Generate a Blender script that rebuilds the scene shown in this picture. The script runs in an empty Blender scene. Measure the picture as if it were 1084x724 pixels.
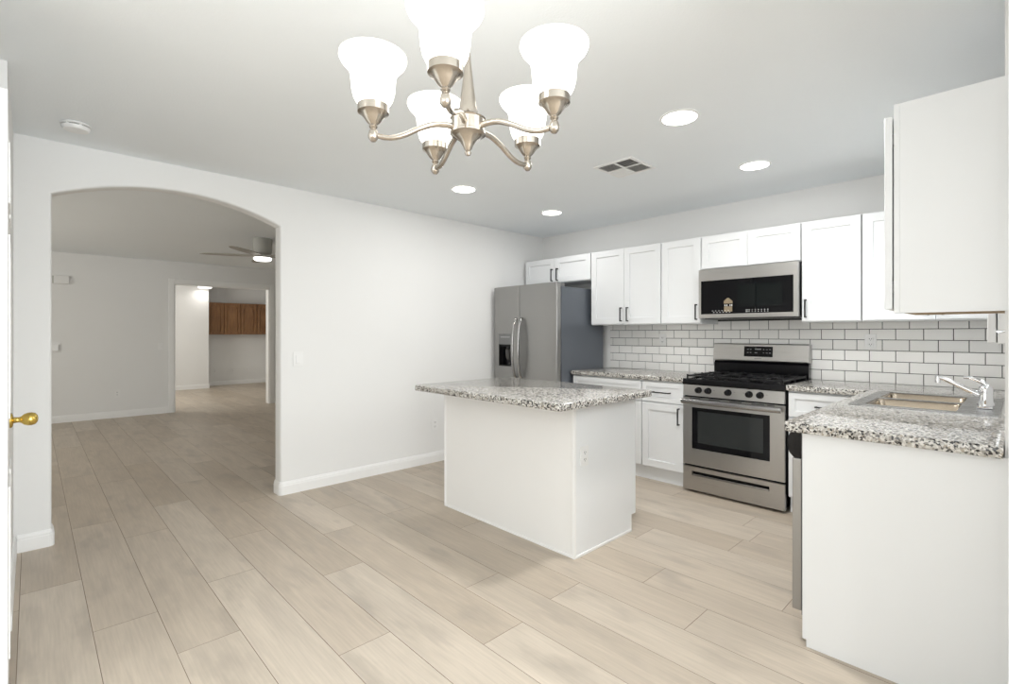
import bpy, bmesh, math, random
from mathutils import Vector, Matrix
random.seed(7)
C = bpy.context.scene.collection
PI = math.pi
TH = 0.801
CAMP = (4.081, -4.478, 1.278)
H = 2.44

# ------------------------------------------------------------------ camera
cam = bpy.data.cameras.new('camera')
cam.sensor_width = 36.0
cam.lens = 525.545 / 1084 * 36.0
cam.shift_y = -9.13 / 1084
cam.clip_start = 0.02
camo = bpy.data.objects.new('camera', cam)
C.objects.link(camo)
camo.location = CAMP
camo.rotation_euler = (PI / 2, 0, TH)
bpy.context.scene.camera = camo

# ------------------------------------------------------------------ world, exposure, daylight and added fill
sc = bpy.context.scene
sc.view_settings.view_transform = 'Standard'
sc.view_settings.look = 'None'
sc.view_settings.gamma = 1.0
sc.view_settings.use_curve_mapping = False
sc.view_settings.exposure = 0.1
w = bpy.data.worlds.new('sky')
sc.world = w
w.use_nodes = True
wn = w.node_tree
bg = wn.nodes['Background']
bg.inputs[0].default_value = (0.98, 0.98, 0.96, 1)
bg.inputs[1].default_value = 2.2


def area(name, loc, size, direction, power, color=(1, 1, 1), shape='RECTANGLE'):
    l = bpy.data.lights.new(name, 'AREA')
    l.shape = shape
    l.size = size[0]
    l.size_y = size[1] if len(size) > 1 else size[0]
    l.energy = power
    l.color = color
    o = bpy.data.objects.new(name, l)
    C.objects.link(o)
    o.location = loc
    o.rotation_euler = Vector(direction).to_track_quat('-Z', 'Y').to_euler()
    return o


# daylight from the sink window, then fill lights added at unseen openings
DAY = (0.91, 0.965, 1.0)
area('daylight_sink_window', (4.10, -1.08, 1.66), (0.78, 0.86), (-1, 0, 0.1), 14, DAY)
area('fill_light_right', (7.15, -4.0, 1.2), (2.9, 2.1), (-1, 0.0, 0.2), 128, DAY)  # added fill from the unseen right side, opening placed for it
area('fill_light_rear', (4.6, -7.65, 1.3), (3.8, 2.0), (-0.5, 1, 0.7), 26, DAY)  # unseen fill lamp added behind the camera
area('fill_light_living', (-2.8, -6.85, 1.4), (2.2, 1.4), (0, 1, 0.2), 21, (1.0, 0.92, 0.78))  # added warm fill for the living room, source unseen
area('fill_light_den', (-7.3, -3.95, 1.5), (1.2, 1.1), (0, 1, 0), 31, (1.0, 0.95, 0.87))  # added lamp brightening the den from out of view


# ------------------------------------------------------------------ materials
def new_mat(name):
    m = bpy.data.materials.new(name)
    m.use_nodes = True
    return m, m.node_tree.nodes, m.node_tree.links, m.node_tree.nodes['Principled BSDF']


def simple(name, col, rough=0.5, metal=0.0, bump=0.0, bscale=200.0, emit=None, es=0.0, var=0.03, spec=None):
    m, n, l, p = new_mat(name)
    p.inputs['Roughness'].default_value = rough
    p.inputs['Metallic'].default_value = metal
    if spec is not None:
        p.inputs['Specular IOR Level'].default_value = spec
    tc = n.new('ShaderNodeTexCoord')
    nz = n.new('ShaderNodeTexNoise')
    nz.inputs['Scale'].default_value = 3.0
    l.new(tc.outputs['Object'], nz.inputs['Vector'])
    mx = n.new('ShaderNodeMix')
    mx.data_type = 'RGBA'
    mx.inputs[6].default_value = tuple(max(0, c * (1 - var)) for c in col) + (1,)
    mx.inputs[7].default_value = tuple(min(1, c * (1 + var)) for c in col) + (1,)
    l.new(nz.outputs['Fac'], mx.inputs[0])
    l.new(mx.outputs[2], p.inputs['Base Color'])
    if bump > 0:
        nb = n.new('ShaderNodeTexNoise')
        nb.inputs['Scale'].default_value = bscale
        nb.inputs['Detail'].default_value = 3
        l.new(tc.outputs['Object'], nb.inputs['Vector'])
        b = n.new('ShaderNodeBump')
        b.inputs['Strength'].default_value = bump
        b.inputs['Distance'].default_value = 0.002
        l.new(nb.outputs['Fac'], b.inputs['Height'])
        l.new(b.outputs['Normal'], p.inputs['Normal'])
    if emit:
        p.inputs['Emission Color'].default_value = emit + (1,)
        p.inputs['Emission Strength'].default_value = es
    return m


def brushed(name, col, rough, axis, metal=1.0):
    m, n, l, p = new_mat(name)
    p.inputs['Metallic'].default_value = metal
    tc = n.new('ShaderNodeTexCoord')
    mp = n.new('ShaderNodeMapping')
    s = [500.0, 500.0, 500.0]
    s[axis] = 3.0
    mp.inputs['Scale'].default_value = s
    nz = n.new('ShaderNodeTexNoise')
    nz.inputs['Scale'].default_value = 1.0
    nz.inputs['Detail'].default_value = 4
    l.new(tc.outputs['Object'], mp.inputs['Vector'])
    l.new(mp.outputs['Vector'], nz.inputs['Vector'])
    cr = n.new('ShaderNodeMapRange')
    cr.inputs['To Min'].default_value = rough - 0.05
    cr.inputs['To Max'].default_value = rough + 0.08
    l.new(nz.outputs['Fac'], cr.inputs['Value'])
    l.new(cr.outputs['Result'], p.inputs['Roughness'])
    mx = n.new('ShaderNodeMix')
    mx.data_type = 'RGBA'
    mx.inputs[6].default_value = tuple(c * 0.93 for c in col) + (1,)
    mx.inputs[7].default_value = tuple(min(1, c * 1.05) for c in col) + (1,)
    l.new(nz.outputs['Fac'], mx.inputs[0])
    l.new(mx.outputs[2], p.inputs['Base Color'])
    return m


def granite(name):
    m, n, l, p = new_mat(name)
    p.inputs['Roughness'].default_value = 0.09
    p.inputs['Specular IOR Level'].default_value = 0.55
    tc = n.new('ShaderNodeTexCoord')
    nz = n.new('ShaderNodeTexNoise')
    nz.inputs['Scale'].default_value = 60
    nz.inputs['Detail'].default_value = 2
    l.new(tc.outputs['Object'], nz.inputs['Vector'])
    add = n.new('ShaderNodeMix')
    add.data_type = 'VECTOR'
    add.inputs[0].default_value = 0.012
    l.new(tc.outputs['Object'], add.inputs[4])
    l.new(nz.outputs['Color'], add.inputs[5])
    v = n.new('ShaderNodeTexVoronoi')
    v.inputs['Scale'].default_value = 150
    v.inputs['Randomness'].default_value = 1.0
    l.new(add.outputs[1], v.inputs['Vector'])
    sp = n.new('ShaderNodeSeparateColor')
    l.new(v.outputs['Color'], sp.inputs[0])
    r = n.new('ShaderNodeValToRGB')
    r.color_ramp.interpolation = 'CONSTANT'
    e = r.color_ramp.elements
    e[0].position = 0.0
    e[0].color = (0.012, 0.011, 0.011, 1)
    e[1].position = 0.19
    e[1].color = (0.12, 0.115, 0.105, 1)
    for pos, c in ((0.28, (0.30, 0.28, 0.255)), (0.42, (0.46, 0.44, 0.405)), (0.60, (0.60, 0.585, 0.55)), (0.80, (0.70, 0.68, 0.65)), (0.93, (0.40, 0.36, 0.30))):
        x = e.new(pos)
        x.color = c + (1,)
    l.new(sp.outputs[0], r.inputs[0])
    l.new(r.outputs[0], p.inputs['Base Color'])
    return m


def wood_floor():
    m, n, l, p = new_mat('oak_plank')
    at = n.new('ShaderNodeAttribute')
    at.attribute_name = 'plank'
    sp = n.new('ShaderNodeSeparateColor')
    l.new(at.outputs['Color'], sp.inputs[0])
    tc = n.new('ShaderNodeTexCoord')
    # shift the grain per plank
    off = n.new('ShaderNodeVectorMath')
    off.operation = 'MULTIPLY_ADD'
    off.inputs[1].default_value = (37.0, 53.0, 19.0)
    l.new(at.outputs['Color'], off.inputs[0])
    l.new(tc.outputs['Object'], off.inputs[2])
    mp = n.new('ShaderNodeMapping')
    mp.inputs['Scale'].default_value = (1.6, 9.0, 1.0)
    l.new(off.outputs[0], mp.inputs['Vector'])
    n1 = n.new('ShaderNodeTexNoise')
    n1.inputs['Scale'].default_value = 1.0
    n1.inputs['Detail'].default_value = 5
    n1.inputs['Distortion'].default_value = 0.9
    l.new(mp.outputs[0], n1.inputs['Vector'])
    mp2 = n.new('ShaderNodeMapping')
    mp2.inputs['Scale'].default_value = (5.0, 110.0, 1.0)
    l.new(off.outputs[0], mp2.inputs['Vector'])
    n2 = n.new('ShaderNodeTexNoise')
    n2.inputs['Scale'].default_value = 1.0
    n2.inputs['Detail'].default_value = 4
    l.new(mp2.outputs[0], n2.inputs['Vector'])
    mp3 = n.new('ShaderNodeMapping')
    mp3.inputs['Scale'].default_value = (2.2, 6.0, 1.0)
    l.new(off.outputs[0], mp3.inputs['Vector'])
    n3 = n.new('ShaderNodeTexNoise')
    n3.inputs['Scale'].default_value = 1.3
    n3.inputs['Detail'].default_value = 3
    l.new(mp3.outputs[0], n3.inputs['Vector'])
    # per plank base tone
    r = n.new('ShaderNodeValToRGB')
    e = r.color_ramp.elements
    e[0].position = 0.0
    e[0].color = (0.475, 0.40, 0.315, 1)
    e[1].position = 1.0
    e[1].color = (0.59, 0.52, 0.435, 1)
    x = e.new(0.5)
    x.color = (0.535, 0.46, 0.375, 1)
    l.new(sp.outputs[0], r.inputs[0])

    def mul(a, fac_out, lo, hi, f0, f1):
        mr = n.new('ShaderNodeMapRange')
        mr.inputs['From Min'].default_value = f0
        mr.inputs['From Max'].default_value = f1
        mr.inputs['To Min'].default_value = lo
        mr.inputs['To Max'].default_value = hi
        l.new(fac_out, mr.inputs['Value'])
        vm = n.new('ShaderNodeVectorMath')
        vm.operation = 'SCALE'
        l.new(a, vm.inputs[0])
        l.new(mr.outputs[0], vm.inputs['Scale'])
        return vm.outputs[0]
    c = mul(r.outputs[0], n1.outputs['Fac'], 0.90, 1.06, 0.3, 0.7)
    c = mul(c, n2.outputs['Fac'], 0.93, 1.06, 0.3, 0.7)
    # grey knots and smudges
    mr = n.new('ShaderNodeMapRange')
    mr.inputs['From Min'].default_value = 0.54
    mr.inputs['From Max'].default_value = 0.74
    mr.inputs['To Max'].default_value = 0.55
    l.new(n3.outputs['Fac'], mr.inputs['Value'])
    mx = n.new('ShaderNodeMix')
    mx.data_type = 'RGBA'
    mx.inputs[7].default_value = (0.36, 0.315, 0.265, 1)
    l.new(mr.outputs[0], mx.inputs[0])
    l.new(c, mx.inputs[6])
    l.new(mx.outputs[2], p.inputs['Base Color'])
    p.inputs['Roughness'].default_value = 0.42
    p.inputs['Specular IOR Level'].default_value = 0.35
    b = n.new('ShaderNodeBump')
    b.inputs['Strength'].default_value = 0.12
    b.inputs['Distance'].default_value = 0.001
    l.new(n2.outputs['Fac'], b.inputs['Height'])
    l.new(b.outputs['Normal'], p.inputs['Normal'])
    return m


def oak(name):
    m, n, l, p = new_mat(name)
    tc = n.new('ShaderNodeTexCoord')
    mp = n.new('ShaderNodeMapping')
    mp.inputs['Scale'].default_value = (30, 30, 2.5)
    l.new(tc.outputs['Object'], mp.inputs['Vector'])
    nz = n.new('ShaderNodeTexNoise')
    nz.inputs['Scale'].default_value = 1.5
    nz.inputs['Detail'].default_value = 5
    nz.inputs['Distortion'].default_value = 0.6
    l.new(mp.outputs[0], nz.inputs['Vector'])
    r = n.new('ShaderNodeValToRGB')
    r.color_ramp.elements[0].position = 0.3
    r.color_ramp.elements[0].color = (0.14, 0.062, 0.022, 1)
    r.color_ramp.elements[1].position = 0.7
    r.color_ramp.elements[1].color = (0.30, 0.15, 0.06, 1)
    l.new(nz.outputs['Fac'], r.inputs[0])
    l.new(r.outputs[0], p.inputs['Base Color'])
    p.inputs['Roughness'].default_value = 0.4
    return m


M = dict(
    wall=simple('wall_paint', (0.82, 0.82, 0.81), 0.85, bump=0.25, bscale=160, var=0.01),
    ceil=simple('ceiling_paint', (0.89, 0.925, 0.945), 0.9, bump=0.35, bscale=120, var=0.01),
    trim=simple('trim_paint', (0.88, 0.88, 0.87), 0.35, var=0.01),
    cab=simple('cabinet_white', (0.825, 0.838, 0.845), 0.32, var=0.008),
    island=simple('island_white', (0.84, 0.835, 0.82), 0.4, var=0.01),
    raw=simple('raw_wood', (0.42, 0.28, 0.15), 0.6, var=0.1),
    black=simple('black_metal', (0.012, 0.012, 0.012), 0.35, metal=0.3),
    enamel=simple('black_enamel', (0.004, 0.004, 0.005), 0.15, spec=0.3),
    cast=simple('cast_iron', (0.008, 0.008, 0.009), 0.4, spec=0.35),
    glassblk=simple('black_glass', (0.002, 0.002, 0.003), 0.03, spec=0.28),
    ovenglass=simple('oven_glass', (0.022, 0.025, 0.025), 0.05, spec=0.4),
    mwglass=simple('microwave_pane', (0.004, 0.006, 0.006), 0.03, spec=0.28),
    tan=simple('tan_mark', (0.24, 0.19, 0.12), 0.4),  # small tan mark on the microwave glass
    bowl=brushed('bowl_steel_reflection_tint', (0.40, 0.34, 0.27), 0.2, 0),  # warm reflections in the bowls are put into the steel colour
    steel=brushed('brushed_steel', (0.47, 0.46, 0.445), 0.28, 0),
    steelv=brushed('brushed_steel_vertical', (0.36, 0.355, 0.345), 0.34, 2),
    satin=simple('satin_steel', (0.36, 0.355, 0.35), 0.22, metal=1.0),
    sink=brushed('sink_steel', (0.33, 0.33, 0.33), 0.25, 0),
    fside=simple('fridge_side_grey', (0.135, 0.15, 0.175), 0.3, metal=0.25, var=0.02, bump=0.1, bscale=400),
    chrome=simple('chrome', (0.82, 0.82, 0.83), 0.06, metal=1.0),
    nickel=simple('brushed_nickel', (0.46, 0.42, 0.37), 0.22, metal=1.0, var=0.04),
    brass=simple('polished_brass', (0.62, 0.45, 0.12), 0.18, metal=1.0),
    plastic=simple('white_plastic', (0.84, 0.84, 0.83), 0.3, var=0.005),
    slot=simple('dark_slot', (0.08, 0.075, 0.07), 0.6),
    grey=simple('grey_plastic', (0.20, 0.20, 0.20), 0.4),
    mark=simple('panel_print', (0.55, 0.56, 0.56), 0.4),
    groove=simple('plank_groove', (0.25, 0.19, 0.14), 0.8),
    grout=simple('dark_grout', (0.022, 0.021, 0.020), 0.85),
    tile=simple('white_tile', (0.87, 0.86, 0.835), 0.16, var=0.03),
    shade=simple('lit_opal_glass', (0.9, 0.89, 0.86), 0.25, emit=(1.0, 0.98, 0.94), es=2.6),
    lens=simple('lit_lens', (0.9, 0.9, 0.9), 0.4, emit=(1.0, 0.97, 0.92), es=9.0),
    fanlens=simple('fan_lit_lens', (0.9, 0.9, 0.9), 0.4, emit=(1.0, 0.97, 0.92), es=4.0),
    fan=simple('fan_white', (0.50, 0.50, 0.47), 0.5),
    blade=simple('fan_blade', (0.42, 0.40, 0.37), 0.5),
    granite=granite('speckled_granite'),
    floor=wood_floor(),
    oak=oak('oak_cabinet'),
    denlens=simple('den_lit_lens', (0.9, 0.9, 0.9), 0.4, emit=(1.0, 0.97, 0.92), es=1.6),
    pane=simple('window_glass', (0.8, 0.85, 0.88), 0.05, spec=0.5),
)
# clear window glass
pn = M['pane'].node_tree.nodes['Principled BSDF']
pn.inputs['Transmission Weight'].default_value = 1.0
pn.inputs['Roughness'].default_value = 0.0


# ------------------------------------------------------------------ helpers
def tag(o, label=None, cat=None, group=None, kind=None):
    if label:
        o['label'] = label
    if cat:
        o['category'] = cat
    if group:
        o['group'] = group
    if kind:
        o['kind'] = kind
    return o


def worldloc(o):
    v = Vector((0, 0, 0))
    while o is not None:
        v += o.location
        o = o.parent
    return v


def thing(name, loc, label, cat, group=None):
    o = bpy.data.objects.new(name, None)
    o.empty_display_size = 0.05
    C.objects.link(o)
    o.location = loc
    return tag(o, label, cat, group)


def put(name, bm, mats, parent=None, smooth=None, origin=None):
    """link the bmesh (world coordinates) as one object"""
    me = bpy.data.meshes.new(name)
    bmesh.ops.recalc_face_normals(bm, faces=bm.faces[:])
    o = bpy.data.objects.new(name, me)
    if parent is not None:
        off = worldloc(parent)
        bmesh.ops.translate(bm, verts=bm.verts[:], vec=-off)
        o.parent = parent
    elif origin is not None:
        bmesh.ops.translate(bm, verts=bm.verts[:], vec=-Vector(origin))
        o.location = origin
    bm.to_mesh(me)
    bm.free()
    for m in (mats if isinstance(mats, (list, tuple)) else [mats]):
        me.materials.append(M[m] if isinstance(m, str) else m)
    if smooth:
        for p in me.polygons:
            p.use_smooth = True
        if smooth < 3:
            try:
                me.set_sharp_from_angle(angle=smooth)
            except Exception:
                pass
    C.objects.link(o)
    return o


def struct(name, bm, mats, smooth=None, parent=None):
    o = put(name, bm, mats, parent, smooth)
    if parent is None:
        o['kind'] = 'structure'
    return o


def BM():
    return bmesh.new()


def box(bm, x0, x1, y0, y1, z0, z1, mi=0, bev=0.0, seg=2):
    x0, x1 = min(x0, x1), max(x0, x1)
    y0, y1 = min(y0, y1), max(y0, y1)
    z0, z1 = min(z0, z1), max(z0, z1)
    vs = [bm.verts.new(p) for p in ((x0, y0, z0), (x1, y0, z0), (x1, y1, z0), (x0, y1, z0), (x0, y0, z1), (x1, y0, z1), (x1, y1, z1), (x0, y1, z1))]
    fs = [bm.faces.new([vs[i] for i in q]) for q in ((0, 3, 2, 1), (4, 5, 6, 7), (0, 1, 5, 4), (1, 2, 6, 5), (2, 3, 7, 6), (3, 0, 4, 7))]
    for f in fs:
        f.material_index = mi
    if bev > 0:
        es = list({e for f in fs for e in f.edges})
        r = bmesh.ops.bevel(bm, geom=es, offset=bev, segments=seg, profile=0.5, affect='EDGES')
        for f in r['faces']:
            f.material_index = mi
    return fs


def prism(bm, pts, axis, a, b, mi=0):
    """pts: 2-D outline in the two other axes (in xyz order), extruded along axis from a to b"""
    def mk(p, t):
        q = list(p)
        q.insert(axis, t)
        return bm.verts.new(q)
    A = [mk(p, a) for p in pts]
    B = [mk(p, b) for p in pts]
    fs = [bm.faces.new(A), bm.faces.new(B[::-1])]
    n = len(pts)
    for i in range(n):
        fs.append(bm.faces.new([A[i], A[(i + 1) % n], B[(i + 1) % n], B[i]]))
    for f in fs:
        f.material_index = mi
    return fs


def lathe(bm, prof, c, axis='Z', seg=32, mi=0, close=True):
    """prof = [(r, h)] about the axis through c"""
    rings = []
    for r, h in prof:
        ring = []
        for i in range(seg):
            a = 2 * PI * i / seg
            u, v = r * math.cos(a), r * math.sin(a)
            p = {'Z': (u, v, h), 'X': (h, u, v), 'Y': (u, h, v)}[axis]
            ring.append(bm.verts.new((c[0] + p[0], c[1] + p[1], c[2] + p[2])))
        rings.append(ring)
    for a, b in zip(rings, rings[1:]):
        for i in range(seg):
            f = bm.faces.new([a[i], a[(i + 1) % seg], b[(i + 1) % seg], b[i]])
            f.material_index = mi
    if close:
        for rg in (rings[0], rings[-1]):
            f = bm.faces.new(rg)
            f.material_index = mi
    return rings


def spline(pts, n=8):
    P = [Vector(p) for p in pts]
    P = [2 * P[0] - P[1]] + P + [2 * P[-1] - P[-2]]
    out = []
    for i in range(1, len(P) - 2):
        for k in range(n):
            t = k / n
            a, b, c, d = P[i - 1], P[i], P[i + 1], P[i + 2]
            out.append(0.5 * ((2 * b) + (-a + c) * t + (2 * a - 5 * b + 4 * c - d) * t * t + (-a + 3 * b - 3 * c + d) * t ** 3))
    out.append(P[-2])
    return out


def tube(bm, pts, r, seg=12, mi=0, flat=1.0, up=(0, 0, 1)):
    """r may be a list; flat scales the section along the side direction"""
    P = [Vector(p) for p in pts]
    rs = r if isinstance(r, (list, tuple)) else [r] * len(P)
    if len(rs) != len(P):
        rs = [rs[0] + (rs[-1] - rs[0]) * i / (len(P) - 1) for i in range(len(P))]
    rings = []
    for i, p in enumerate(P):
        t = (P[min(i + 1, len(P) - 1)] - P[max(i - 1, 0)]).normalized()
        u = Vector(up)
        if abs(t.dot(u)) > 0.95:
            u = Vector((0, 1, 0)) if abs(t.y) < 0.9 else Vector((1, 0, 0))
        s = t.cross(u).normalized()
        v = s.cross(t).normalized()
        rings.append([bm.verts.new(p + s * math.cos(2 * PI * k / seg) * rs[i] * flat + v * math.sin(2 * PI * k / seg) * rs[i]) for k in range(seg)])
    for a, b in zip(rings, rings[1:]):
        for k in range(seg):
            f = bm.faces.new([a[k], a[(k + 1) % seg], b[(k + 1) % seg], b[k]])
            f.material_index = mi
    for rg in (rings[0], rings[-1]):
        f = bm.faces.new(rg)
        f.material_index = mi


def cells(bm, xs, ys, keep, z0, z1):
    """solid slab made of the kept cells of a grid (no inner walls)"""
    vt, vb = {}, {}

    def g(d, i, j, z):
        if (i, j) not in d:
            d[(i, j)] = bm.verts.new((xs[i], ys[j], z))
        return d[(i, j)]
    nx, ny = len(xs) - 1, len(ys) - 1
    K = lambda i, j: 0 <= i < nx and 0 <= j < ny and keep(0.5 * (xs[i] + xs[i + 1]), 0.5 * (ys[j] + ys[j + 1]))
    for i in range(nx):
        for j in range(ny):
            if not K(i, j):
                continue
            q = [(i, j), (i + 1, j), (i + 1, j + 1), (i, j + 1)]
            bm.faces.new([g(vt, a, b, z1) for a, b in q])
            bm.faces.new([g(vb, a, b, z0) for a, b in q[::-1]])
            for (a, b), (di, dj) in (((0, 1), (0, -1)), ((1, 2), (1, 0)), ((2, 3), (0, 1)), ((3, 0), (-1, 0))):
                if not K(i + di, j + dj):
                    p, r = q[a], q[b]
                    bm.faces.new([g(vb, *p, z0), g(vb, *r, z0), g(vt, *r, z1), g(vt, *p, z1)])
    bmesh.ops.recalc_face_normals(bm, faces=bm.faces[:])


def bevel_sharp(bm, off, seg=3, ok=lambda e: True, ang=0.6):
    es = [e for e in bm.edges if len(e.link_faces) == 2 and e.calc_face_angle(0) > ang and ok(e)]
    bmesh.ops.bevel(bm, geom=es, offset=off, segments=seg, profile=0.5, affect='EDGES')


# frame of reference for fronts: facing -Y (back wall run), -X (right wall run), +Y (island)
def F(face, p):
    """map (along, out, z) to world; p is the plane coordinate, out>0 towards the room"""
    if face == '-Y':
        return lambda u, o, z: (u, p - o, z)
    if face == '+Y':
        return lambda u, o, z: (u, p + o, z)
    if face == '-X':
        return lambda u, o, z: (p - o, u, z)
    return lambda u, o, z: (p + o, u, z)


def fbox(bm, f, u0, u1, o0, o1, z0, z1, mi=0, bev=0.0):
    a, b = f(u0, o0, z0), f(u1, o1, z1)
    return box(bm, a[0], b[0], a[1], b[1], a[2], b[2], mi, bev)


def shaker(name, f, u0, u1, z0, z1, parent, rail=0.06, th=0.019, mat='cab'):
    """framed door or drawer front with a sunk flat panel"""
    bm = BM()
    g = 0.0015
    u0 += g; u1 -= g; z0 += g; z1 -= g
    def V(u, o, z):
        return bm.verts.new(f(u, o, z))
    def ring(du, o):
        return [V(u0 + du, o, z0 + du), V(u1 - du, o, z0 + du), V(u1 - du, o, z1 - du), V(u0 + du, o, z1 - du)]
    R = [ring(0, 0), ring(0, th - 0.002), ring(0.002, th), ring(rail, th), ring(rail + 0.002, th - 0.011)]
    bm.faces.new(R[0])
    for a, b in zip(R, R[1:]):
        for i in range(4):
            bm.faces.new([a[i], a[(i + 1) % 4], b[(i + 1) % 4], b[i]])
    bm.faces.new(R[-1])
    return put(name, bm, mat, parent)


def pull(f, u, z, length, vertical, parent, base=0.019):
    bm = BM()
    h = length / 2
    s = 0.005
    if vertical:
        fbox(bm, f, u - s, u + s, base + 0.024, base + 0.034, z - h, z + h, bev=0.0015)
        for q in (-1, 1):
            fbox(bm, f, u - s, u + s, base - 0.009 if False else base, base + 0.026, z + q * (h - s) - s, z + q * (h - s) + s)
    else:
        fbox(bm, f, u - h, u + h, base + 0.024, base + 0.034, z - s, z + s, bev=0.0015)
        for q in (-1, 1):
            fbox(bm, f, u + q * (h - s) - s, u + q * (h - s) + s, base, base + 0.026, z - s, z + s)
    return put('handle', bm, 'black', parent)


# ------------------------------------------------------------------ floor: planks along X
def build_floor():
    bm = BM()
    col = bm.loops.layers.float_color.new('plank')
    W = 0.229
    Y0 = -4.288
    joints = {-1: 0.67, 0: 1.31, 1: 1.73, 2: 1.17, 3: 2.19, 4: 1.51, 5: 0.98, 6: 2.13, 7: 0.94, 8: 3.06, 9: 2.72, 11: 2.39, 12: 2.87, 14: 2.78, 10: 1.75, 13: 1.35, 15: 0.6}
    tone = {(-1, 0): .95, (-1, -1): .4, (0, 0): .75, (0, -1): .6, (0, -2): .2, (1, 0): .85, (1, -1): .6, (1, -2): .35,
            (2, 0): .9, (2, -1): .8, (2, -2): .05, (2, -3): .4, (3, 0): .9, (3, -1): .5, (3, -2): .3, (4, 0): .85, (4, -1): .2, (4, -2): .2,
            (5, 0): .3, (5, 1): .9, (5, -1): .7, (6, 0): .6, (6, -1): .45, (7, 0): .25, (7, 1): .8, (7, -1): .6, (8, 0): .75, (9, 0): .6}
    L = 1.555
    rng = random.Random(11)
    xmin, xmax, ymin, ymax = -10.0, 7.3, -7.9, 0.15
    r0, r1 = int(math.floor((ymin - Y0) / W)), int(math.ceil((ymax - Y0) / W))
    g = 0.0012
    for r in range(r0, r1):
        j = joints.get(r, rng.uniform(0, L))
        k0 = math.floor((xmin - j) / L)
        x = j + k0 * L
        while x < xmax:
            a, b = max(x, xmin), min(x + L, xmax)
            y0, y1 = Y0 + r * W, Y0 + (r + 1) * W
            kk = int(round((x - j) / L))
            c = (tone.get((r, kk), 0.15 + 0.7 * rng.random()), rng.random(), rng.random(), 1)
            if b - a > 0.01:
                vs = [bm.verts.new(p) for p in ((a + g, y0 + g, 0), (b - g, y0 + g, 0), (b - g, y1 - g, 0), (a + g, y1 - g, 0))]
                f = bm.faces.new(vs)
                for lp in f.loops:
                    lp[col] = c
                lo = [bm.verts.new(v.co + Vector((sx, sy, -0.0012))) for v, sx, sy in zip(vs, (-g, g, g, -g), (-g, -g, g, g))]
                for i in range(4):
                    q = bm.faces.new([vs[i], lo[i], lo[(i + 1) % 4], vs[(i + 1) % 4]])
                    q.material_index = 1
            x += L
    for f in box(bm, xmin, xmax, ymin, ymax, -0.06, -0.0013):
        f.material_index = 1
    me = bpy.data.meshes.new('floor')
    bm.to_mesh(me)
    bm.free()
    me.materials.append(M['floor'])
    me.materials.append(M['groove'])
    o = bpy.data.objects.new('floor', me)
    C.objects.link(o)
    o['kind'] = 'structure'


build_floor()

# ------------------------------------------------------------------ ceiling
bm = BM()
box(bm, -10.0, 7.3, -7.9, 0.15, H, H + 0.1)
struct('ceiling', bm, 'ceil')

# ------------------------------------------------------------------ walls
# left wall with the arched opening
ya, yb, zs, za = -4.388, -3.065, 2.122, 2.264
half = (yb - ya) / 2
sag = za - zs
Rr = (half * half + sag * sag) / (2 * sag)
yc = (ya + yb) / 2
arc = []
for i in range(25):
    y = yb - (yb - ya) * i / 24
    arc.append((y, za - Rr + math.sqrt(Rr * Rr - (y - yc) ** 2)))
WT = 0.125
bm = BM()
pts = [(0.0, 0.0), (0.0, H)] + [(-7.0, H), (-7.0, 0.0), (ya, 0.0)] + arc[::-1] + [(yb, 0.0)]
prism(bm, pts, 0, -WT, 0.0)
bmesh.ops.recalc_face_normals(bm, faces=bm.faces[:])
def arch_edge(e):
    a, b = e.verts[0].co, e.verts[1].co
    if abs(a.x - b.x) > 1e-5:
        return False
    my, mz = (a.y + b.y) / 2, (a.z + b.z) / 2
    return ya - 1e-3 <= my <= yb + 1e-3 and mz < za + 0.01 and not (mz < 0.01)
es = [e for e in bm.edges if arch_edge(e)]
bmesh.ops.bevel(bm, geom=es, offset=0.016, segments=4, profile=0.5, affect='EDGES')
struct('wall_left', bm, 'wall', smooth=0.6)

# back wall
bm = BM()
box(bm, -WT, 4.30, 0.0, 0.12, 0, H)
struct('wall_back', bm, 'wall')

# right wall with the window over the sink
XR = 4.037
WY0, WY1, WZ0, WZ1 = -1.50, -0.66, 1.20, 2.12
bm = BM()
box(bm, XR, XR + 0.12, -2.19, WY0, 0, H)
box(bm, XR, XR + 0.12, WY1, 0.0, 0, H)
box(bm, XR, XR + 0.12, WY0, WY1, 0, WZ0)
box(bm, XR, XR + 0.12, WY0, WY1, WZ1, H)
struct('wall_right', bm, 'wall')
# wall stub beside the camera that closes the kitchen on the right
bm = BM()
box(bm, 4.0615, 4.20, -3.2, -2.192, 0, H)
bevel_sharp(bm, 0.012, 3, lambda e: abs(e.verts[0].co.z - e.verts[1].co.z) > 1)
struct('wall_corner', bm, 'wall', smooth=0.6)
# outer shell to the right of and behind the camera
bm = BM()
box(bm, 4.157, 7.3, -2.30, -2.19, 0, H)
struct('wall_patio_side', bm, 'wall')
bm = BM()
box(bm, 7.2, 7.3, -7.9, -5.5, 0, H)
box(bm, 7.2, 7.3, -2.5, -2.3, 0, H)
box(bm, 7.2, 7.3, -5.5, -2.5, 2.25, H)
struct('wall_patio', bm, 'wall')
bm = BM()
box(bm, 1.95, 2.6, -7.9, -7.7, 0, H)
box(bm, 6.6, 7.3, -7.9, -7.7, 0, H)
box(bm, 2.6, 6.6, -7.9, -7.7, 0, 0.25)
box(bm, 2.6, 6.6, -7.9, -7.7, 2.32, H)
struct('wall_rear', bm, 'wall')
# wall at the left edge of the picture (behind the door leaf)
bm = BM()
box(bm, 0.0, 1.06, -4.67, -4.55, 0, H)
box(bm, 1.06, 1.95, -4.74, -4.62, 0, H)
box(bm, 1.83, 1.95, -7.9, -4.74, 0, H)
struct('wall_near', bm, 'wall')

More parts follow.
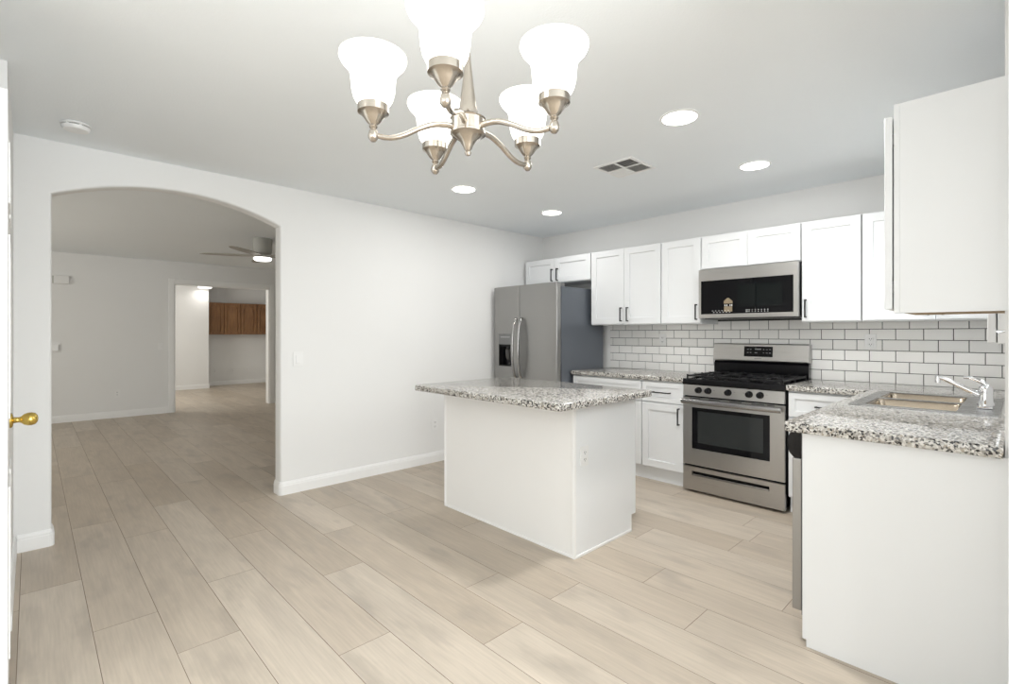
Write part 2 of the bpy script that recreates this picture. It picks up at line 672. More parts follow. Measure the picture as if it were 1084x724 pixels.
# living room shell
bm = BM()
XF = -5.5
OY0, OY1, OZ = -2.812, -1.352, 2.088
box(bm, XF - 0.12, XF, -7.0, OY0, 0, H)
box(bm, XF - 0.12, XF, OY1, 0.0, 0, H)
box(bm, XF - 0.12, XF, OY0, OY1, OZ, H)
struct('wall_living', bm, 'wall')
bm = BM()
box(bm, XF - 0.12, -WT, 0.0, 0.12, 0, H)
box(bm, XF - 0.12, -4.1, -7.0, -6.9, 0, H)
box(bm, -1.5, -WT, -7.0, -6.9, 0, H)
box(bm, -4.1, -1.5, -7.0, -6.9, 0, 0.6)
box(bm, -4.1, -1.5, -7.0, -6.9, 2.15, H)
struct('wall_living_ends', bm, 'wall')
# den beyond
bm = BM()
box(bm, -9.87, -9.75, -1.50, 0.12, 0, H)
box(bm, -9.87, -9.15, -4.1, -1.50, 0, H)
struct('wall_den', bm, 'wall')
bm = BM()
box(bm, -9.75, XF - 0.12, 0.0, 0.12, 0, H)
box(bm, -9.15, -8.0, -4.1, -4.0, 0, H)
box(bm, -6.6, XF - 0.12, -4.1, -4.0, 0, H)
box(bm, -8.0, -6.6, -4.1, -4.0, 0, 0.8)
box(bm, -8.0, -6.6, -4.1, -4.0, 2.15, H)
struct('wall_den_sides', bm, 'wall')


# ------------------------------------------------------------------ baseboards
BP = [(0, 0), (0.014, 0), (0.014, 0.070), (0.0115, 0.074), (0.0115, 0.084), (0.008, 0.092), (0.006, 0.100), (0, 0.102)]


def base_run(name, path, left=True):
    """profile swept along the floor path (list of xy); the board stands on the left or right of the path"""
    bm = BM()
    n = len(path)
    P = [Vector((x, y)) for x, y in path]
    rings = []
    for i in range(n):
        d1 = (P[i] - P[i - 1]).normalized() if i > 0 else (P[1] - P[0]).normalized()
        d2 = (P[i + 1] - P[i]).normalized() if i < n - 1 else d1
        n1 = Vector((-d1.y, d1.x)) * (1 if left else -1)
        n2 = Vector((-d2.y, d2.x)) * (1 if left else -1)
        m = (n1 + n2)
        m = m / max(0.3, (m.dot(n1)))
        rings.append([bm.verts.new((P[i].x + m.x * o, P[i].y + m.y * o, z)) for o, z in BP])
    k = len(BP)
    for a, b in zip(rings, rings[1:]):
        for q in range(k):
            bm.faces.new([a[q], a[(q + 1) % k], b[(q + 1) % k], b[q]])
    bm.faces.new(rings[0])
    bm.faces.new(rings[-1])
    return struct(name, bm, 'trim')


def rounded(c, a0, a1, r, n=5):
    return [(c[0] + r * math.cos(a0 + (a1 - a0) * i / n), c[1] + r * math.sin(a0 + (a1 - a0) * i / n)) for i in range(n + 1)]


r_ = 0.016
base_run('baseboard_left', [(0.0, -0.01)] + rounded((-r_, yb + r_), 0, -PI / 2, r_) + rounded((-WT + r_, yb + r_), -PI / 2, -PI, r_) + [(-WT, -0.02)], left=True)
base_run('baseboard_arch', [(0.0, -4.535)] + rounded((-r_, ya - r_), 0, PI / 2, r_) + rounded((-WT + r_, ya - r_), PI / 2, PI, r_) + [(-WT, -6.9)], left=False)
base_run('baseboard_near', [(0.014, -4.55), (1.055, -4.55)], left=True)
base_run('baseboard_living', [(XF, -6.9), (XF, OY0 - 0.075)], left=False)
base_run('baseboard_living_right', [(XF, OY1 + 0.075), (XF, 0.0)], left=False)
base_run('baseboard_den', [(-9.15, -4.0), (-9.15, -1.50), (-9.75, -1.50), (-9.75, -0.0)], left=False)
base_run('baseboard_den_side', [(-9.736, 0.0), (-5.62, 0.0)], left=False)

# casing of the opening between living room and den
bm = BM()
cw = 0.075
for y0, y1, z0, z1 in ((OY0 - cw, OY0, 0, OZ + cw), (OY1, OY1 + cw, 0, OZ + cw), (OY0, OY1, OZ, OZ + cw)):
    box(bm, XF, XF + 0.018, y0, y1, z0, z1, bev=0.004)
box(bm, XF - 0.14, XF + 0.004, OY0 - 0.001, OY0 + 0.016, 0, OZ)
box(bm, XF - 0.14, XF + 0.004, OY1 - 0.016, OY1 + 0.001, 0, OZ)
box(bm, XF - 0.14, XF + 0.004, OY0 + 0.016, OY1 - 0.016, OZ - 0.016, OZ)
struct('trim_1', bm, 'trim')
# casing beside the door leaf
bm = BM()
box(bm, 1.06, 1.125, -4.62, -4.545, 0, 2.08, bev=0.003)
struct('trim_2', bm, 'trim')

# ------------------------------------------------------------------ door leaf at the left edge
bm = BM()
dx0, dx1, yf = 1.15, 1.90, -4.541
box(bm, dx0, dx1, yf - 0.037, yf, 0.012, 2.03, bev=0.002)
for (a, b) in ((dx0 + 0.11, dx0 + 0.33), (dx1 - 0.33, dx1 - 0.11)):
    for (z0, z1) in ((0.22, 0.78), (1.0, 1.60), (1.70, 1.90)):
        # raised moulding round each sunk panel
        for q in ((a, b, z0, z0 + 0.02), (a, b, z1 - 0.02, z1), (a, a + 0.02, z0 + 0.02, z1 - 0.02), (b - 0.02, b, z0 + 0.02, z1 - 0.02)):
            box(bm, q[0], q[1], yf, yf + 0.005, q[2], q[3], bev=0.002)
        box(bm, a + 0.05, b - 0.05, yf, yf + 0.004, z0 + 0.05, z1 - 0.05, bev=0.002)
# slight swing about its near (hinge) edge
bmesh.ops.rotate(bm, verts=bm.verts[:], cent=(dx1, yf, 0), matrix=Matrix.Rotation(0.016, 3, 'Z'))
bmesh.ops.translate(bm, verts=bm.verts[:], vec=(0, 0.012, 0))
door = struct('door_1', bm, 'trim')
kx, kz, ky = 1.222, 0.925, -4.540
bm = BM()
lathe(bm, [(0.0, 0), (0.031, 0.0), (0.031, 0.004), (0.026, 0.009), (0.012, 0.012), (0.011, 0.028), (0.014, 0.034), (0.022, 0.042), (0.0265, 0.054), (0.027, 0.064), (0.023, 0.076), (0.013, 0.083), (0.0, 0.085)], (kx, ky, kz), 'Y', 28)
struct('door_knob', bm, 'brass', smooth=3.2, parent=door)

# ------------------------------------------------------------------ window over the sink (only its blind shows)
bm = BM()
fx0, fx1 = XR + 0.05, XR + 0.09
for q in ((WY0, WY0 + 0.04, WZ0, WZ1), (WY1 - 0.04, WY1, WZ0, WZ1), (WY0 + 0.04, WY1 - 0.04, WZ0, WZ0 + 0.04), (WY0 + 0.04, WY1 - 0.04, WZ1 - 0.04, WZ1)):
    box(bm, fx0, fx1, *q)
win = struct('window_1', bm, 'trim')
blind = thing('window_blind', (3.99, -1.05, 1.24), 'white horizontal slat blind hanging over the sink at the far right edge of the backsplash', 'window blind')
bm = BM()
box(bm, 3.972, 4.032, -1.60, -0.60, 2.08, 2.14, bev=0.004)
put('headrail', bm, 'plastic', blind)
bm = BM()
for i in range(15):
    z = 1.425 + i * 0.044
    prism(bm, [(3.975, z), (4.027, z + 0.010), (4.027, z + 0.013), (3.975, z + 0.003)], 1, -1.58, -0.62)
put('slats', bm, 'plastic', blind)
bm = BM()
box(bm, 3.973, 4.000, -1.59, -0.61, 1.238, 1.400, bev=0.003)
box(bm, 4.004, 4.028, -1.59, -0.61, 1.234, 1.282, bev=0.003)
box(bm, 4.004, 4.028, -1.59, -0.61, 1.288, 1.395, bev=0.003)
put('bottom_rail', bm, 'plastic', blind)

# ------------------------------------------------------------------ backsplash
bm = BM()
TW, TH_, G = 0.1560, 0.0793, 0.0042
bx0, bx1, bz0 = 0.985, XR, 0.915
box(bm, bx0, bx1, -0.004, -0.0005, bz0, 1.40, mi=1)
row = 0
z = bz0 + 0.0
while z < 1.40:
    z1 = min(z + TH_ - G, 1.40)
    off = 0.0 if row % 2 == 0 else TW / 2
    x = 1.097 - 2 * TW + off
    while x < bx1:
        a, b = max(x + G / 2, bx0), min(x + TW - G / 2, bx1)
        if b - a > 0.006 and z1 - z > 0.01:
            vs0 = [(a, z), (b, z), (b, z1), (a, z1)]
            e = 0.0012
            lo = [bm.verts.new((p, -0.004, q)) for p, q in vs0]
            mid = [bm.verts.new((p, -0.0065, q)) for p, q in vs0]
            hi = [bm.verts.new((p, -0.0075, q)) for p, q in ((a + e, z + e), (b - e, z + e), (b - e, z1 - e), (a + e, z1 - e))]
            for A, B in ((lo, mid), (mid, hi)):
                for i in range(4):
                    bm.faces.new([A[i], A[(i + 1) % 4], B[(i + 1) % 4], B[i]])
            bm.faces.new(hi)
        x += TW
    z += TH_
    row += 1
struct('trim_3', bm, ['tile', 'grout'])


# ------------------------------------------------------------------ cabinets
FU = F('-Y', -0.332)


def upper(x0, x1, z0, z1, splits, handles, label, hz=1.462, hl=0.135, body_y=-0.330):
    t = thing('wall_cabinet', ((x0 + x1) / 2, 0, z0), label, 'kitchen cabinet', 'white wall cabinets along the tiled wall')
    bm = BM()
    box(bm, x0 + 0.0015, x1 - 0.0015, body_y, -0.010, z0, z1)
    put('cabinet_body', bm, 'cab', t)
    edges = [x0 + 0.004] + splits + [x1 - 0.004]
    for i in range(len(edges) - 1):
        d = shaker('door', FU, edges[i], edges[i + 1], z0 + 0.006, z1 - 0.004, t)
        if handles[i] is not None:
            pull(FU, handles[i], hz, hl, True, d)
    return t


upper(0.045, 0.985, 1.828, 2.108, [0.503], [0.465, 0.541], 'short white two-door wall cabinet directly above the refrigerator', hz=1.918)
upper(0.985, 1.775, 1.361, 2.108, [1.381], [1.354, 1.427], 'tall white two-door wall cabinet right of the refrigerator')
upper(1.775, 2.152, 1.361, 2.108, [], [2.114], 'narrow one-door white wall cabinet left of the microwave')
upper(2.152, 2.922, 1.818, 2.108, [2.534], [None, None], 'short white two-door wall cabinet above the microwave without handles')
upper(2.922, 3.297, 1.361, 2.108, [], [2.955], 'narrow one-door white wall cabinet right of the microwave')
upper(3.297, 4.034, 1.361, 2.108, [3.69], [3.655, 3.725], 'white corner wall cabinet partly hidden behind the big near cabinet')

# near cabinet on the right wall
t = thing('wall_cabinet', (3.89, -1.95, 1.352), 'large near white wall cabinet at the upper right, its plain side panel facing us', 'kitchen cabinet')
bm = BM()
box(bm, 3.748, 4.036, -2.185, -1.70, 1.366, 2.094)
put('cabinet_body', bm, 'cab', t)
bm = BM()
box(bm, 3.752, 4.034, -2.18, -1.71, 1.3575, 1.366)
put('underside', bm, 'raw', t)['label'] = 'unpainted brown underside'
bm = BM()
box(bm, 3.752, 4.050, -2.201, -2.185, 1.352, 2.117, bev=0.001)
box(bm, 3.748, 3.765, -2.203, -2.185, 1.352, 2.117, bev=0.001)
put('side_panel', bm, 'cab', t)
FR = F('-X', 3.7395)
d = shaker('door', FR, -2.180, -1.705, 1.366, 2.085, t, th=0.024)
for z in (1.45, 2.0):
    bm = BM()
    box(bm, 3.7395, 3.748, -2.172, -2.150, z - 0.02, z + 0.02)
    put('hinge', bm, 'grey', d)
pull(FR, -1.74, 1.44, 0.135, True, d)

FB = F('-Y', -0.612)


def base_cab(x0, x1, label, n_doors, hside, drawer_h=True, dz=0.776):
    t = thing('base_cabinet', ((x0 + x1) / 2, -0.3, 0), label, 'kitchen cabinet', 'white base cabinets along the tiled wall')
    bm = BM()
    box(bm, x0 + 0.001, x1 - 0.001, -0.610, -0.005, 0.117, 0.873)
    put('cabinet_body', bm, 'cab', t)
    bm = BM()
    box(bm, x0 + 0.001, x1 - 0.001, -0.572, -0.555, 0.0, 0.117)
    put('toe_kick', bm, 'cab', t)
    dr = shaker('drawer', FB, x0 + 0.003, x1 - 0.003, 0.690, 0.863, t, rail=0.042)
    if drawer_h:
        pull(FB, (x0 + x1) / 2, dz, 0.16 if x1 - x0 > 0.3 else 0.12, False, dr)
    xs = [x0 + 0.003 + (x1 - x0 - 0.006) * i / n_doors for i in range(n_doors + 1)]
    for i in range(n_doors):
        d = shaker('door', FB, xs[i], xs[i + 1], 0.126, 0.682, t)
        if n_doors == 2:
            u = xs[1] + (-0.035 if i == 0 else 0.035)
        else:
            u = xs[i + 1] - 0.038 if hside > 0 else xs[i] + 0.038
        pull(FB, u, 0.588, 0.14, True, d)
    return t


base_cab(0.975, 1.745, 'wide white base cabinet between refrigerator and single-door cabinet, mostly behind the island', 2, 0, dz=0.762)
base_cab(1.745, 2.138, 'white base cabinet with one drawer and one door left of the stove', 1, 1)
base_cab(2.916, 3.425, 'white base cabinet squeezed between the stove and the dishwasher counter', 1, -1)

# sink base run and peninsula end panel (front faces -X)
FS = F('-X', 3.428)
t = thing('sink_base_cabinet', (3.73, -1.05, 0), 'white sink base cabinet under the steel sink, hidden behind the peninsula end panel', 'kitchen cabinet')
bm = BM()
box(bm, 3.428, XR - 0.002, -1.555, -0.64, 0.117, 0.70)
put('cabinet_body', bm, 'cab', t)
bm = BM()
box(bm, 3.47, 3.49, -1.555, -0.64, 0, 0.117)
put('toe_kick', bm, 'cab', t)
for a, b, u in ((-1.55, -1.10, -1.14), (-1.10, -0.65, -1.06)):
    d = shaker('door', FS, a, b, 0.126, 0.69, t)
    pull(FS, u, 0.6, 0.14, True, d)

t = thing('peninsula_end_panel', (3.74, -2.18, 0), 'broad plain white panel closing the near end of the peninsula under the granite', 'cabinet panel')
bm = BM()
prism(bm, [(3.462, 0.0), (3.462, 0.873), (XR + 0.012, 0.873), (XR + 0.012, 0.0)], 1, -2.206, -2.192)
bm2 = put('panel', bm, 'cab', t)
bm = BM()
prism(bm, [(3.447, 0.028), (3.447, 0.873), (3.462, 0.873), (3.462, 0.028)], 1, -2.203, -2.165)
put('edge_strip', bm, 'cab', t)

# dishwasher, seen edge on
t = thing('dishwasher', (3.72, -1.86, 0), 'stainless dishwasher seen edge-on beside the white peninsula panel', 'dishwasher')
bm = BM()
box(bm, 3.432, 4.02, -2.160, -1.562, 0.10, 0.868)
put('tub_body', bm, 'grey', t)
bm = BM()
box(bm, 3.396, 3.431, -2.160, -1.560, 0.115, 0.752, bev=0.003)
put('door_panel', bm, 'steelv', t)
bm = BM()
prism(bm, [(3.431, 0.755), (3.402, 0.755), (3.384, 0.775), (3.378, 0.805), (3.378, 0.835), (3.392, 0.866), (3.431, 0.868)], 1, -2.160, -1.560)
put('control_panel', bm, 'enamel', t)['label'] = 'black control panel with pocket handle'
bm = BM()
box(bm, 3.47, 3.485, -2.15, -1.57, 0.0, 0.10)
put('toe_kick', bm, 'black', t)

# ------------------------------------------------------------------ counters
def counter(xs, ys, keep, label, name='countertop', z0=0.874, z1=0.914, corners=(), loc=(0, 0, 0.874)):
    bm = BM()
    cells(bm, xs, ys, keep, z0, z1)
    # round the plan corners first, then ease the edges
    ve = [e for e in bm.edges if abs(e.verts[0].co.z - e.verts[1].co.z) > 0.01 and
          any(abs(e.verts[0].co.x - c[0]) < 1e-4 and abs(e.verts[0].co.y - c[1]) < 1e-4 for c in corners)]
    if ve:
        bmesh.ops.bevel(bm, geom=ve, offset=0.03, segments=5, profile=0.5, affect='EDGES')
    def ok(e):
        a, b = e.verts[0].co, e.verts[1].co
        return abs(a.z - b.z) < 1e-4 and a.y < -0.02 and b.y < -0.02 + 1
    es = [e for e in bm.edges if len(e.link_faces) == 2 and e.calc_face_angle(0) > 1.2 and abs(e.verts[0].co.z - e.verts[1].co.z) < 1e-4 and not (e.verts[0].co.y > -0.02 and e.verts[1].co.y > -0.02)]
    bmesh.ops.bevel(bm, geom=es, offset=0.007, segments=3, profile=0.5, affect='EDGES')
    o = put(name, bm, 'granite', origin=loc, smooth=0.5)
    return tag(o, label, 'countertop')


counter([0.965, 2.140], [-0.650, -0.0085], lambda x, y: True, 'speckled granite countertop left of the stove, behind the island', loc=(1.55, -0.3, 0.874))
SX0, SX1, SY0, SY1 = 3.462, 3.992, -1.448, -0.652
counter([2.912, 3.385, SX0, SX1, 4.035], [-2.245, SY0, -0.652, -0.0085],
        lambda x, y: (y > -0.652 or x > 3.385) and not (SX0 < x < SX1 and SY0 < y < SY1),
        'speckled granite L-shaped countertop with the sink, at the right', corners=((3.385, -2.245),), loc=(3.7, -1.2, 0.874))

# island
IX0, IX1, IY0, IY1 = 1.088, 2.314, -2.275, -1.640
t = thing('kitchen_island', ((IX0 + IX1) / 2, (IY0 + IY1) / 2, 0), 'white panelled kitchen island standing in the middle of the floor', 'kitchen island')
bm = BM()
prism(bm, [(IY0 + 0.006, 0.0), (IY0 + 0.006, 0.873), (IY1 - 0.02, 0.873), (IY1 - 0.02, 0.107), (-1.698, 0.107), (-1.698, 0.0)], 0, IX0 + 0.006, IX1 - 0.006)
put('cabinet_body', bm, 'island', t)
bm = BM()
prism(bm, [(IY0 + 0.006, 0.0), (IY0 + 0.006, 0.873), (IY1, 0.873), (IY1, 0.107), (-1.692, 0.107), (-1.692, 0.0)], 0, IX1 - 0.006, IX1 - 0.001)
put('side_panel', bm, 'cab', t)
bm = BM()
box(bm, IX1 - 0.018, IX1 + 0.001, IY0 - 0.001, IY0 + 0.018, 0.0, 0.873, bev=0.002)
box(bm, IX0 - 0.001, IX0 + 0.012, IY0 - 0.001, IY0 + 0.018, 0.0, 0.873, bev=0.002)
box(bm, IX0 + 0.012, IX1 - 0.018, IY0, IY0 + 0.008, 0.0, 0.014, bev=0.002)
box(bm, IX1 - 0.008, IX1 + 0.004, IY0 + 0.018, -1.692, 0.0, 0.016, bev=0.002)
box(bm, IX1 - 0.012, IX1 + 0.001, -1.704, -1.690, 0.0, 0.107, bev=0.001)
put('edge_trim', bm, 'trim', t)
FI = F('+Y', IY1 - 0.019)
for a, b, s in ((IX0 + 0.004, 1.70, 1), (1.70, IX1 - 0.008, -1)):
    dr = shaker('drawer', FI, a, b, 0.690, 0.863, t, rail=0.042)
    pull(FI, (a + b) / 2, 0.776, 0.16, False, dr)
    d = shaker('door', FI, a, b, 0.126, 0.682, t)
    pull(FI, (b - 0.04) if s > 0 else (a + 0.04), 0.588, 0.14, True, d)
counter([1.070, 2.425], [-2.532, -1.608], lambda x, y: True, 'speckled granite slab with wide overhang lying on the white island', name='island_countertop', corners=((2.425, -2.532), (1.070, -2.532), (2.425, -1.608)), loc=(1.74, -2.05, 0.874))

# ------------------------------------------------------------------ refrigerator
t = thing('refrigerator', (0.5, -0.45, 0), 'stainless side-by-side refrigerator with ice dispenser in the corner', 'refrigerator')
bm = BM()
box(bm, 0.038, 0.950, -0.772, -0.085, 0.025, 1.738, bev=0.004)
put('cabinet_body', bm, 'fside', t)['label'] = 'dark blue-grey painted body'
bm = BM()
box(bm, 0.05, 0.938, -0.784, -0.773, 0.05, 1.73)
put('gasket', bm, 'black', t)
YD = -0.850
SPL = 0.443


def fr_door(x0, x1, z0, z1):
    bm = BM()
    hole = x0 < 0.2
    if not hole:
        box(bm, x0, x1, YD, -0.785, z0, z1, bev=0.008, seg=3)
    else:
        hx0, hx1, hz0, hz1 = 0.134, 0.338, 0.930, 1.270
        # cells in the XZ plane
        b2 = BM()
        cells(b2, [x0, hx0, hx1, x1], [z0, hz0, hz1, z1], lambda x, y: not (hx0 < x < hx1 and hz0 < y < hz1), 0.785, -YD)
        for v in b2.verts:
            x, y, z = v.co
            v.co = (x, -z, y)
        bmesh.ops.recalc_face_normals(b2, faces=b2.faces[:])
        es = [e for e in b2.edges if len(e.link_faces) == 2 and e.calc_face_angle(0) > 1 and
              all((abs(v.co.x - x0) < 1e-4 or abs(v.co.x - x1) < 1e-4 or abs(v.co.z - z0) < 1e-4 or abs(v.co.z - z1) < 1e-4) for v in e.verts)]
        bmesh.ops.bevel(b2, geom=es, offset=0.008, segments=3, profile=0.5, affect='EDGES')
        bm = b2
    return put('door', bm, 'steelv', t, smooth=0.6)


d1 = fr_door(0.060, SPL - 0.0035, 0.075, 1.775)
d2 = fr_door(SPL + 0.0035, 0.955, 0.075, 1.775)
# dispenser
bm = BM()
hx0, hx1, hz0, hz1 = 0.136, 0.336, 0.932, 1.268
box(bm, hx0, hx1, YD - 0.002, YD + 0.025, 1.160, hz1, mi=0, bev=0.002)
box(bm, hx0 + 0.03, hx1 - 0.03, YD - 0.003, YD - 0.001, 1.235, 1.241, mi=3)
box(bm, hx0, hx0 + 0.006, YD - 0.002, YD + 0.062, hz0, 1.160, mi=1)
box(bm, hx1 - 0.006, hx1, YD - 0.002, YD + 0.062, hz0, 1.160, mi=1)
box(bm, hx0, hx1, YD + 0.055, YD + 0.062, hz0, 1.160, mi=2)
box(bm, hx0, hx1, YD - 0.002, YD + 0.060, hz0, hz0 + 0.008, mi=1)
box(bm, hx0 + 0.006, hx1 - 0.006, YD + 0.005, YD + 0.055, 1.135, 1.160, mi=2)
put('ice_dispenser', bm, ['grey', 'black', 'glassblk', 'mark'], d1)
bm = BM()
prism(bm, [(YD + 0.050, 1.12), (YD + 0.022, 1.10), (YD + 0.030, 1.02), (YD + 0.052, 0.99)], 0, 0.215, 0.262)
lathe(bm, [(0.012, 1.085), (0.012, 1.13)], (0.24, YD + 0.028, 0), 'Z', 14)
put('dispenser_lever', bm, 'slot', d1)
for d, x in ((d1, 0.402), (d2, 0.484)):
    bm = BM()
    P = spline([(x, YD + 0.004, 1.435), (x, YD - 0.030, 1.405), (x, YD - 0.055, 1.28), (x, YD - 0.062, 1.13), (x, YD - 0.055, 0.97), (x, YD - 0.030, 0.845), (x, YD + 0.004, 0.815)], 6)
    tube(bm, P, 0.0125, 12, flat=1.35)
    put('handle', bm, 'satin', d, smooth=3.2)
for x in (0.085, 0.925):
    bm = BM()
    box(bm, x - 0.035, x + 0.025, -0.83, -0.72, 1.739, 1.768, bev=0.005)
    put('hinge_cover', bm, 'grey', t)
bm = BM()
box(bm, 0.06, 0.94, -0.80, -0.76, 0.0, 0.07)
put('base_grille', bm, 'black', t)

# ------------------------------------------------------------------ stove
RX0, RX1 = 2.147, 2.905
RC = (RX0 + RX1) / 2
t = thing('gas_stove', (RC, -0.35, 0), 'freestanding stainless gas stove with black grates and five knobs', 'stove')
bm = BM()
box(bm, RX0 + 0.002, RX1 - 0.002, -0.632, -0.03, 0.035, 0.864)
for x in (RX0 + 0.05, RX1 - 0.05):
    for y in (-0.58, -0.1):
        lathe(bm, [(0.018, 0.0), (0.018, 0.036)], (x, y, 0), 'Z', 12)
put('stove_body', bm, 'enamel', t)
YF = -0.660
# drawer
bm = BM()
a, b, c, d_ = 2.222, 2.804, 0.138, 0.174
box(bm, RX0, a, YF, -0.634, 0.022, 0.208)
box(bm, b, RX1, YF, -0.634, 0.022, 0.208)
box(bm, a, b, YF, -0.634, 0.022, c)
box(bm, a, b, YF, -0.634, d_, 0.208)
box(bm, a, b, -0.638, -0.634, c, d_, mi=1)
dr = put('storage_drawer', bm, ['steel', 'enamel'], t)
bm = BM()
prism(bm, [(YF + 0.001, 0.138), (YF - 0.004, 0.142), (YF - 0.003, 0.153), (YF + 0.012, 0.151), (YF + 0.012, 0.138)], 0, a + 0.004, b - 0.004)
put('recessed_grip', bm, 'satin', dr)
# oven door
bm = BM()
wx0, wx1, wz0, wz1 = 2.221, 2.807, 0.355, 0.686
box(bm, RX0, wx0, YF, -0.634, 0.224, 0.764)
box(bm, wx1, RX1, YF, -0.634, 0.224, 0.764)
box(bm, wx0, wx1, YF, -0.634, 0.224, wz0)
box(bm, wx0, wx1, YF, -0.634, wz1, 0.764)
od = put('oven_door', bm, 'steel', t)
bm = BM()
box(bm, wx0, wx1, -0.657, -0.636, wz0, wz1)
wf = put('window_surround', bm, 'glassblk', od)
bm = BM()
box(bm, 2.268, 2.762, -0.6585, -0.657, 0.405, 0.658, bev=0.0005)
put('window_pane', bm, 'ovenglass', wf)
bm = BM()
tube(bm, [(RX0 + 0.004 + 0.73 * 0 + i * (0.742) / 12, YF - 0.040 - 0.008 * math.sin(PI * i / 12), 0.735) for i in range(13)], 0.020, 16, flat=0.6)
for x in (RX0 + 0.03, RX1 - 0.045):
    box(bm, x - 0.012, x + 0.012, YF - 0.036, YF, 0.724, 0.746, bev=0.003)
put('handle', bm, 'satin', od, smooth=0.8)
for x0 in (2.20, 2.36, 2.52, 2.68, 2.79):
    bm = BM()
    box(bm, x0, x0 + (0.09 if x0 < 2.75 else 0.05), YF - 0.001, YF + 0.001, 0.7555, 0.7605)
    put('vent_slot', bm, 'black', od)
# control panel
bm = BM()
prism(bm, [(-0.632, 0.778), (YF - 0.002, 0.778), (YF + 0.006, 0.864), (-0.632, 0.864)], 0, RX0, RX1)
put('control_panel', bm, 'steel', t)
for x in (2.278, 2.356, 2.511, 2.665, 2.742):
    bm = BM()
    lathe(bm, [(0.025, 0.004), (0.0255, -0.006), (0.022, -0.012), (0.0205, -0.030), (0.017, -0.033), (0.0, -0.033)], (x, YF, 0.826), 'Y', 24)
    box(bm, x - 0.003, x + 0.003, YF - 0.036, YF - 0.030, 0.812, 0.846, bev=0.001)
    k = put('knob', bm, 'enamel', t, smooth=0.6)
for x in (2.40, 2.555, 2.625, 2.785):
    bm = BM()
    box(bm, x - 0.007, x + 0.007, YF + 0.0005, YF + 0.003, 0.831, 0.834)
    put('panel_print', bm, 'grey', t)
# cooktop
bm = BM()
prism(bm, [(-0.045, 0.865), (-0.662, 0.865), (-0.666, 0.875), (-0.664, 0.905), (-0.655, 0.913), (-0.640, 0.913), (-0.630, 0.903), (-0.08, 0.903), (-0.045, 0.903)], 0, RX0 - 0.002, RX1 + 0.002)
box(bm, RX0 - 0.002, RX0 + 0.012, -0.655, -0.08, 0.903, 0.912, bev=0.002)
box(bm, RX1 - 0.012, RX1 + 0.002, -0.655, -0.08, 0.903, 0.912, bev=0.002)
put('cooktop', bm, 'enamel', t)
for bx_, by_, br in ((2.285, -0.50, 0.042), (2.285, -0.22, 0.032), (RC, -0.36, 0.036), (2.767, -0.50, 0.046), (2.767, -0.22, 0.032)):
    bm = BM()
    lathe(bm, [(br + 0.012, 0.903), (br + 0.012, 0.910), (br, 0.912), (br, 0.918), (br - 0.004, 0.922), (0, 0.922)], (bx_, by_, 0), 'Z', 24)
    put('burner', bm, 'cast', t, smooth=0.6)
gx = [RX0 + 0.015, RX0 + 0.015 + 0.243, RX1 - 0.015 - 0.243, RX1 - 0.015]
for i in range(3):
    bm = BM()
    x0, x1 = gx[i] + 0.002, gx[i + 1] - 0.002
    y0, y1 = -0.635, -0.095
    s = 0.005
    zt = 0.940
    for x in (x0 + s, x1 - s):
        box(bm, x - s, x + s, y0, y1, zt - 0.012, zt, bev=0.0015)
    for y in (y0 + s, (y0 + y1) / 2, y1 - s):
        box(bm, x0, x1, y - s, y + s, zt - 0.012, zt, bev=0.0015)
    xm = (x0 + x1) / 2
    for y in ((-0.50, -0.22) if i != 1 else (-0.36,)):
        for dx, dy in ((1, 0), (-1, 0), (0, 1), (0, -1)):
            if dx:
                box(bm, xm + dx * 0.03, x1 if dx > 0 else x0, y - s, y + s, zt - 0.010, zt + 0.004, bev=0.0015)
            else:
                yy = y + dy * 0.03
                y2 = min(y1, max(y0, y + dy * 0.125))
                box(bm, xm - s, xm + s, min(yy, y2), max(yy, y2), zt - 0.010, zt + 0.004, bev=0.0015)
    for x in (x0 + s, x1 - s):
        for y in (y0 + s, y1 - s, (y0 + y1) / 2):
            box(bm, x - s, x + s, y - s, y + s, 0.903, zt - 0.010)
            box(bm, x - s * 1.2, x + s * 1.2, y - s * 1.5, y + s * 1.5, zt - 0.002, zt + 0.006, bev=0.0015)
    put('grate', bm, 'cast', t)
# backguard
bm = BM()
prism(bm, [(-0.030, 0.900), (-0.085, 0.900), (-0.085, 1.02), (-0.062, 1.045), (-0.030, 1.045)], 0, RX0 + 0.003, RX1 - 0.003)
put('backguard_riser', bm, 'enamel', t)
bm = BM()
prism(bm, [(-0.012, 1.040), (-0.096, 1.040), (-0.100, 1.050), (-0.084, 1.183), (-0.076, 1.190), (-0.012, 1.190)], 0, RX0, RX1)
bgd = put('backguard', bm, 'steel', t)
def onbg(z):
    return -0.100 + (z - 1.050) / (1.183 - 1.050) * 0.016
bm = BM()
prism(bm, [(onbg(1.082) - 0.002, 1.082), (onbg(1.168) - 0.002, 1.168), (onbg(1.168) + 0.004, 1.168), (onbg(1.082) + 0.004, 1.082)], 0, 2.412, 2.640)
disp = put('display', bm, 'glassblk', bgd)
for r, z in enumerate((1.140, 1.112)):
    for x, wd in ((2.437, .012), (2.460, .012), (2.487 + 0.012, .05 if r == 0 else .02), (2.565, .010), (2.588, .014), (2.612, .014)):
        bm = BM()
        box(bm, x, x + wd, onbg(z) - 0.0030, onbg(z) - 0.0018, z, z + 0.006 + (0.004 if (wd > .04) else 0))
        put('display_print', bm, 'grey', disp)
bm = BM()
box(bm, 2.497, 2.555, onbg(1.066) - 0.0008, onbg(1.066) + 0.002, 1.063, 1.069)
put('maker_mark', bm, 'grey', bgd)

